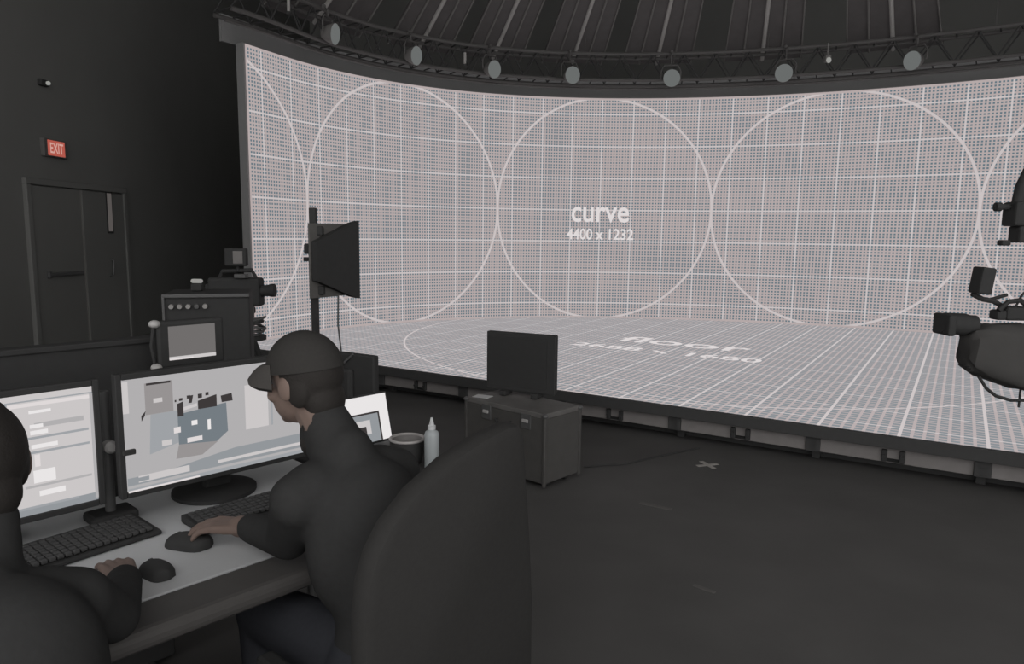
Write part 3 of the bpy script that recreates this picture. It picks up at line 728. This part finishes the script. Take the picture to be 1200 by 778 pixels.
mb = MB(); mb.tube([(-.18, -.07, .40), (-.205, -.065, .40), (-.208, -.03, .375), (-.208, .02, .375), (-.205, .055, .40), (-.18, .06, .40)], .008); mb.build('handle', M['black'], rc)
lat = lambda X, D, z: CAM*V((1, 1, 0))[0] if False else None
def lateral(X, D): # ground point X metres right of and D metres ahead of the viewpoint
    p = CAM+RGT*X+FWD*D; return V((p.x, p.y, 0))
pL, pR = lateral(-.175, 5.16), lateral(.315, 4.93); dm = (pR-pL); cm = (pL+pR)/2
sm = thing('studio_monitor', 'switched-off dark monitor standing on the road case', 'monitor', (cm.x, cm.y, .507), math.atan2(dm.y, dm.x))
mb = MB(); mb.box((0, 0, .24), (.525, .05, .415), bev=.008); mb.build('monitor_body', M['black'], sm)
mb = MB(); mb.box((-.02, -.026, .24), (.44, .004, .345)); mb.build('screen', M['glassblack'], sm)
mb = MB(); mb.box((0, .045, .24), (.36, .05, .26), bev=.015); mb.build('rear_shell', M['black'], sm)
for sx in (-.12, .12):
    mb = MB(); mb.box((sx, .0, .018), (.05, .12, .036), bev=.006); mb.build('foot', M['black'], sm)
pp = MB(); pp.box((0, 0, .001), (.09, .12, .002)); pp = pp.build('paper_sheet', M['paper'], None, loc=rc_org+A*(-.10)+B*.28+V((0, 0, .5045)), rotz=DA+.3)
tag(pp, 'small white sheet lying on the left end of the road case', 'paper')

# ------------------------------------------------------------------ things at the left behind the desk
rk = thing('mixer_rack', 'black rack box with a row of pale knobs behind the field monitor', 'equipment rack', lateral(-1.72, 4.15), radians(20))
mb = MB(); mb.box((0, 0, .65), (.44, .40, 1.28), bev=.01); mb.build('rack_body', M['black'], rk)
mb = MB(); mb.box((0, -.205, 1.282), (.44, .02, .02), bev=.004); mb.box((-.213, -.205, .97), (.014, .02, .61), bev=.004); mb.build('lit_edge_strips', M['metal'], rk)  # lighter strips stand in for light catching the top and left edges
for k in range(5):
    mb = MB(); mb.lathe([(.014, 0), (.012, .02), (0, .021)], (-.175+.042*k, -.20, 1.225), (0, -1, 0), 14); mb.build('knob', M['seam'] if k != 3 else M['metal'], rk, True)
hl = thing('signal_lamp', 'tiny pale signal lamp standing on top of the black rack', 'lamp', lateral(-1.79, 4.15)+V((0, 0, 1.293)), 0)
mb = MB(); mb.box((0, 0, .02), (.06, .04, .04), bev=.006); mb.build('lamp_base', M['black'], hl)
mb = MB(); mb.capsule((-.022, -.0, .055), (.022, -.0, .055), .012); mb.build('lamp_lens', M['led'], hl, True)

def tripod(t, h, r, mat, top=.09):
    for k in range(3):
        an = 2*pi*k/3+.5; d_ = V((cos(an), sin(an), 0))
        mb = MB(); mb.cyl(d_*top*.6+V((0, 0, h)), d_*r*.55+V((0, 0, h*.45)), .022, n=10); mb.cyl(d_*r*.5+V((0, 0, h*.5)), d_*r+V((0, 0, .02)), .015, n=10); lg = mb.build('tripod_leg', mat, t)
        mb = MB(); mb.ell(d_*r+V((0, 0, .018)), (.03, .03, .018), None, 2); mb.build('rubber_foot', M['black'], lg, True)
    mb = MB(); mb.lathe([(.05, h-.06), (top, h-.03), (top, h+.02), (.05, h+.04)]); mb.build('tripod_crown', mat, t, True)
D1 = 5.4; px = D1/850
vc = thing('studio_camera', 'broadcast camera on a tripod at the left edge of the screen, lens pointing right', 'camera', lateral(-2.02, D1), math.atan2(RGT.y, RGT.x))
tripod(vc, .92, .42, M['black'])
mb = MB(); mb.cyl((0, 0, .96), (0, 0, 1.02), .05); mb.box((0, 0, 1.05), (.20, .12, .05), bev=.01); mb.tube([(-.08, -.04, 1.03), (-.30, -.10, .95), (-.42, -.12, .90)], .011); mb.build('pan_head', M['black'], vc)
mb = MB(); mb.box((-.02, 0, 1.19), (.38, .13, .21), bev=.02); mb.box((-.18, 0, 1.17), (.12, .10, .16), bev=.02); mb.build('camera_body', M['black'], vc)
mb = MB(); mb.tube([(-.14, 0, 1.29), (-.12, 0, 1.34), (.10, 0, 1.35), (.13, 0, 1.29)], .015); mb.build('top_handle', M['black'], vc)
mb = MB(); mb.lathe([(.045, 0), (.045, .05), (.040, .06), (.043, .10), (.048, .12), (.048, .145), (.04, .145)], (.12, 0, 1.195), (1, 0, .06), 24); mb.build('lens', M['black'], vc, True)
mb = MB(); mb.box((.0, -.03, 1.445), (.16, .05, .13), bev=.01); mb.cyl((.0, -.01, 1.34), (.0, -.01, 1.40), .012); vf = mb.build('viewfinder', M['black'], vc)
mb = MB(); mb.box((.02, -.056, 1.445), (.07, .004, .09), bev=.001); mb.build('viewfinder_screen', surf('dim grey screen', (.20, .19, .185), .5), vf)
mb = MB(); mb.box((.05, -.08, 1.31), (.10, .03, .03), bev=.006); mb.cyl((.08, -.08, 1.31), (.08, -.11, 1.31), .012); mb.build('follow_focus', M['metal'], vc)
mb = MB(); mb.box((.07, -.09, 1.02), (.13, .05, .16), bev=.012); mb.build('battery_pack', surf('grey battery', (.15, .145, .14), .6), vc)
cl = MB()
for k in range(6):
    rr = .06+.012*(k % 3); zc_ = .02*k
    cl.tube([(rr*1.3*cos(2*pi*i/20+k), rr*sin(2*pi*i/20+k), zc_+.012*sin(4*pi*i/20+k)) for i in range(21)], .009, 6)
co = thing('cable_coil', 'coil of dark cable on a black stand at the foot of the curved screen', 'cable', lateral(-1.86, 5.15), 0)
mb = MB(); mb.lathe([(.12, 0), (.12, .02), (.02, .03), (.02, .86), (.11, .87), (.11, .90)]); mb.build('stand', M['black'], co, True)
o = cl.build('coil', M['metal'], co, True); o.location = (0, 0, .92)

# display panel on a pole in front of the stage
pn = thing('light_panel_stand', 'flat black panel on a tall black pole in front of the curved screen', 'light stand', lateral(-1.353, 5.0), math.atan2(RGT.y, RGT.x))
mb = MB(); mb.box((0, 0, .90), (.046, .046, 1.79), bev=.006); mb.build('pole', M['black'], pn)
for k in range(3):
    an = 2*pi*k/3+pi/2; d_ = V((cos(an), sin(an), 0))
    mb = MB(); mb.tube([d_*.02+V((0, 0, .35)), d_*.40+V((0, 0, .02))], .015); mb.build('leg', M['black'], pn)
pr = Matrix.Rotation(radians(62), 3, 'Z'); pc = lambda x, y, z: pr @ V((x, y, z))+V((.03, -.12, 1.44))
mb = MB(); mb.box(pc(.20, .03, 0), (.42, .012, .50), pr, bev=.004); mb.build('reflector_board', surf('grey reflector board', (.13, .125, .12), .7), pn)
mb = MB(); mb.ring_loft([[pc(.0, -.03, z) for z in (-.13, .13)]+[pc(.0, .015, z) for z in (.13, -.13)], [pc(.36, -.03, z) for z in (-.26, .26)]+[pc(.36, .015, z) for z in (.26, -.26)], [pc(.43, -.03, z) for z in (-.275, .275)]+[pc(.43, .015, z) for z in (.275, -.275)]]); pl = mb.build('panel', M['black'], pn)
mb = MB(); mb.box((.04, -.03, 1.64), (.07, .05, .06), bev=.008); mb.box((.04, -.03, 1.24), (.07, .05, .06), bev=.008); mb.box((.035, -.02, 1.44), (.03, .03, .46), bev=.006); mb.build('mount_bracket', M['black'], pn)
mb = MB(); mb.box((-.03, -.03, 1.52), (.05, .04, .07), bev=.01); mb.cyl((-.03, -.03, 1.45), (-.06, -.03, 1.45), .014); mb.build('clamp_knob', M['black'], pn)
mb = MB(); mb.tube([(.16, .0, 1.2), (.15, .02, 1.0), (.17, .02, .8), (.15, .03, .6), (.10, .03, .1)], .006); mb.build('power_cord', M['metal'], pn)

# ------------------------------------------------------------------ camera rig on a jib at the right
D2 = 4.0; q = D2/850
jb = thing('jib_camera', 'camera in a dark rain cover hung from a black jib at the right edge', 'camera', lateral(600*q, D2), math.atan2(RGT.y, RGT.x))
zz = lambda y: 1.169-(y-380)*q*.992
xx = lambda x: (x-1200)*q
def P3(x, y, d=0): return V((xx(x), d, zz(y)))
# covered camera body: rounded, bulging sections from lens end to rear
secs = [(1132, 392, 426, .06), (1136, 385, 434, .09), (1152, 379, 442, .11), (1170, 379, 448, .125), (1190, 378, 455, .13), (1206, 380, 458, .125), (1222, 386, 452, .10), (1232, 395, 440, .06)]
mb = MB(); rings = []
for x, y0, y1, w in secs:
    zc_, hh = (zz(y0)+zz(y1))/2, (zz(y0)-zz(y1))/2
    rings.append([V((xx(x)+.008*sin(5*an), w*(abs(cos(an))**.5)*(1 if cos(an) > 0 else -1), zc_+hh*(abs(sin(an))**.5)*(1 if sin(an) > 0 else -1)+.006*sin(7*an+x))) for an in [2*pi*i/32 for i in range(32)]])
mb.ring_loft(rings); mb.build('rain_cover', M['cover'], jb, True)
mb = MB(); mb.prism([P3(1131, 430, -.05), P3(1150, 440, -.05), P3(1166, 448, -.05), P3(1162, 436, -.05), P3(1140, 424, -.05)], (0, .10, 0), bev=.008); mb.build('base_plate', M['black'], jb)
mb = MB(); mb.lathe([(.050, 0), (.060, .02), (.060, .13), (.052, .16), (.052, .19)], P3(1101, 379), (1, 0, -.03), 28); mb.build('lens', M['black'], jb, True)
mb = MB(); mb.box(P3(1106, 380), (.045, .16, .115), bev=.012); mb.build('lens_hood', M['black'], jb)
rt = Matrix.Rotation(radians(-6), 3, 'Y')
mb = MB(); mb.box(P3(1142.5, 328, -.02), (.075, .10, .145), Matrix.Rotation(radians(7), 3, 'Y'), bev=.01); mb.build('monitor_box', M['black'], jb)
mb = MB(); mb.tube([P3(1135, 344), P3(1148, 350), P3(1160, 352), P3(1172, 358), P3(1180, 372)], .014)
mb.tube([P3(1158, 352, .03), P3(1170, 348, .03), P3(1180, 345, .03)], .010); mb.build('monitor_arm', M['black'], jb)
mb = MB(); mb.box(P3(1185, 366), (.13, .10, .075), bev=.014); mb.box(P3(1168, 368), (.06, .08, .055), bev=.012); mb.tube([P3(1162, 362, -.04), P3(1172, 352, -.04), P3(1186, 350, -.04), P3(1198, 360, -.04)], .014); mb.build('top_handle', M['black'], jb)
mb = MB(); mb.tube([P3(1138, 438, -.1), P3(1148, 452, -.1), P3(1160, 461, -.1), P3(1178, 466, -.1), P3(1200, 466, -.1), P3(1230, 460, -.08)], .009); mb.build('cable', M['black'], jb)
mb = MB(); mb.tube([P3(1225, 290, -.02), P3(1210, 312, -.04), P3(1198, 328, -.05), P3(1185, 345, -.05), P3(1181, 362, -.03)], .006); mb.build('cable', M['black'], jb)
mb = MB(); mb.box(P3(1185, 251), (.16, .12, .13), bev=.014); mb.box(P3(1190, 274), (.13, .10, .09), bev=.012); mb.box(P3(1166, 284), (.05, .05, .03), bev=.008); mb.cyl(P3(1170, 243), P3(1155, 243), .016); mb.cyl(P3(1158, 243), P3(1152, 243), .024); mb.build('remote_head', M['black'], jb)
mb = MB(); mb.tube([P3(1177, 240), P3(1180, 220), P3(1187, 202), P3(1196, 190), P3(1215, 182), P3(1260, 180), P3(1340, 190)], [.030, .032, .032, .034, .036, .04, .04], 12); mb.build('jib_arm', M['black'], jb, True)
mb = MB(); mb.box(P3(1207, 330), (.04, .05, .62), bev=.008); mb.build('drop_bar', M['black'], jb)
mb = MB(); mb.cyl((xx(1200), -.02, zz(440)), (xx(1200), -.02, zz(478)), .006); mb.build('hanging_strap', M['black'], jb)
mb = MB(); mb.cyl((xx(1340), 0, .05), (xx(1340), 0, zz(180)), .05); mb.lathe([(.14, .0), (.14, .04), (.06, .06)], (xx(1340), 0, 0)); mb.build('column', M['black'], jb)
for k in range(3):
    an = 2*pi*k/3; d_ = V((cos(an), sin(an), 0)); mb = MB(); mb.cyl(V((xx(1340), 0, .40))+d_*.04, V((xx(1340), 0, .015))+d_*.40, .02, n=10); mb.build('column_leg', M['black'], jb)

# ------------------------------------------------------------------ marks on the floor
t = thing('tape_cross', 'pale tape cross stuck to the dark floor near the stage', 'tape mark', (.342, -6.817, 0), .35)
MB().box((0, 0, .0015), (.17, .035, .002)).build('tape_strip', M['tape'], t)
MB().box((0, 0, .003), (.035, .17, .0015)).build('tape_strip', M['tape'], t)
t = MB().box((0, 0, .0015), (.20, .035, .002)).build('tape_strip', M['tapedim'], None, loc=(-.154, -7.659, 0), rotz=-.5); tag(t, 'faint strip of tape on the floor between the road case and the tape cross', 'tape mark')
t = MB().box((0, 0, .0015), (.11, .025, .002)).build('tape_strip', M['tapedim'], None, loc=(-.082, -8.702, 0), rotz=-.7); tag(t, 'small scrap of tape on the bare floor, nearest the viewer', 'tape mark')
cb = MB(); pts = []
for i in range(40):
    f_ = i/39; p = V((-.55, -7.0, .006)).lerp(V((.35, -6.45, .006)), f_)+V((.04*sin(f_*9), .05*cos(f_*7), 0)); pts.append(p)
cb.tube(pts, .006, 6); tag(cb.build('floor_cable', M['black'], None, True), 'thin black cable on the floor beside the road case', 'cable')

# ------------------------------------------------------------------ light, camera, colour
w = bpy.data.worlds.new('World'); scene.world = w; w.use_nodes = True
bg = w.node_tree.nodes['Background']; bg.inputs[0].default_value = (1.0, .985, .975, 1); bg.inputs[1].default_value = 1.65  # unseen ambient fill, added to lift the darks; enters behind the camera
cd = bpy.data.cameras.new('Camera'); co_ = bpy.data.objects.new('Camera', cd); COL.objects.link(co_)
cd.sensor_fit = 'HORIZONTAL'; cd.sensor_width = 36; cd.lens = 850/1200*36; cd.clip_start = .05; cd.clip_end = 100
m = Matrix((RGT, UP, -FWD)).transposed().to_4x4(); m.translation = CAM; co_.matrix_world = m
scene.camera = co_
vs_ = scene.view_settings; vs_.view_transform = 'Standard'; vs_.look = 'None'; vs_.exposure = 0; vs_.gamma = 1; vs_.use_curve_mapping = False
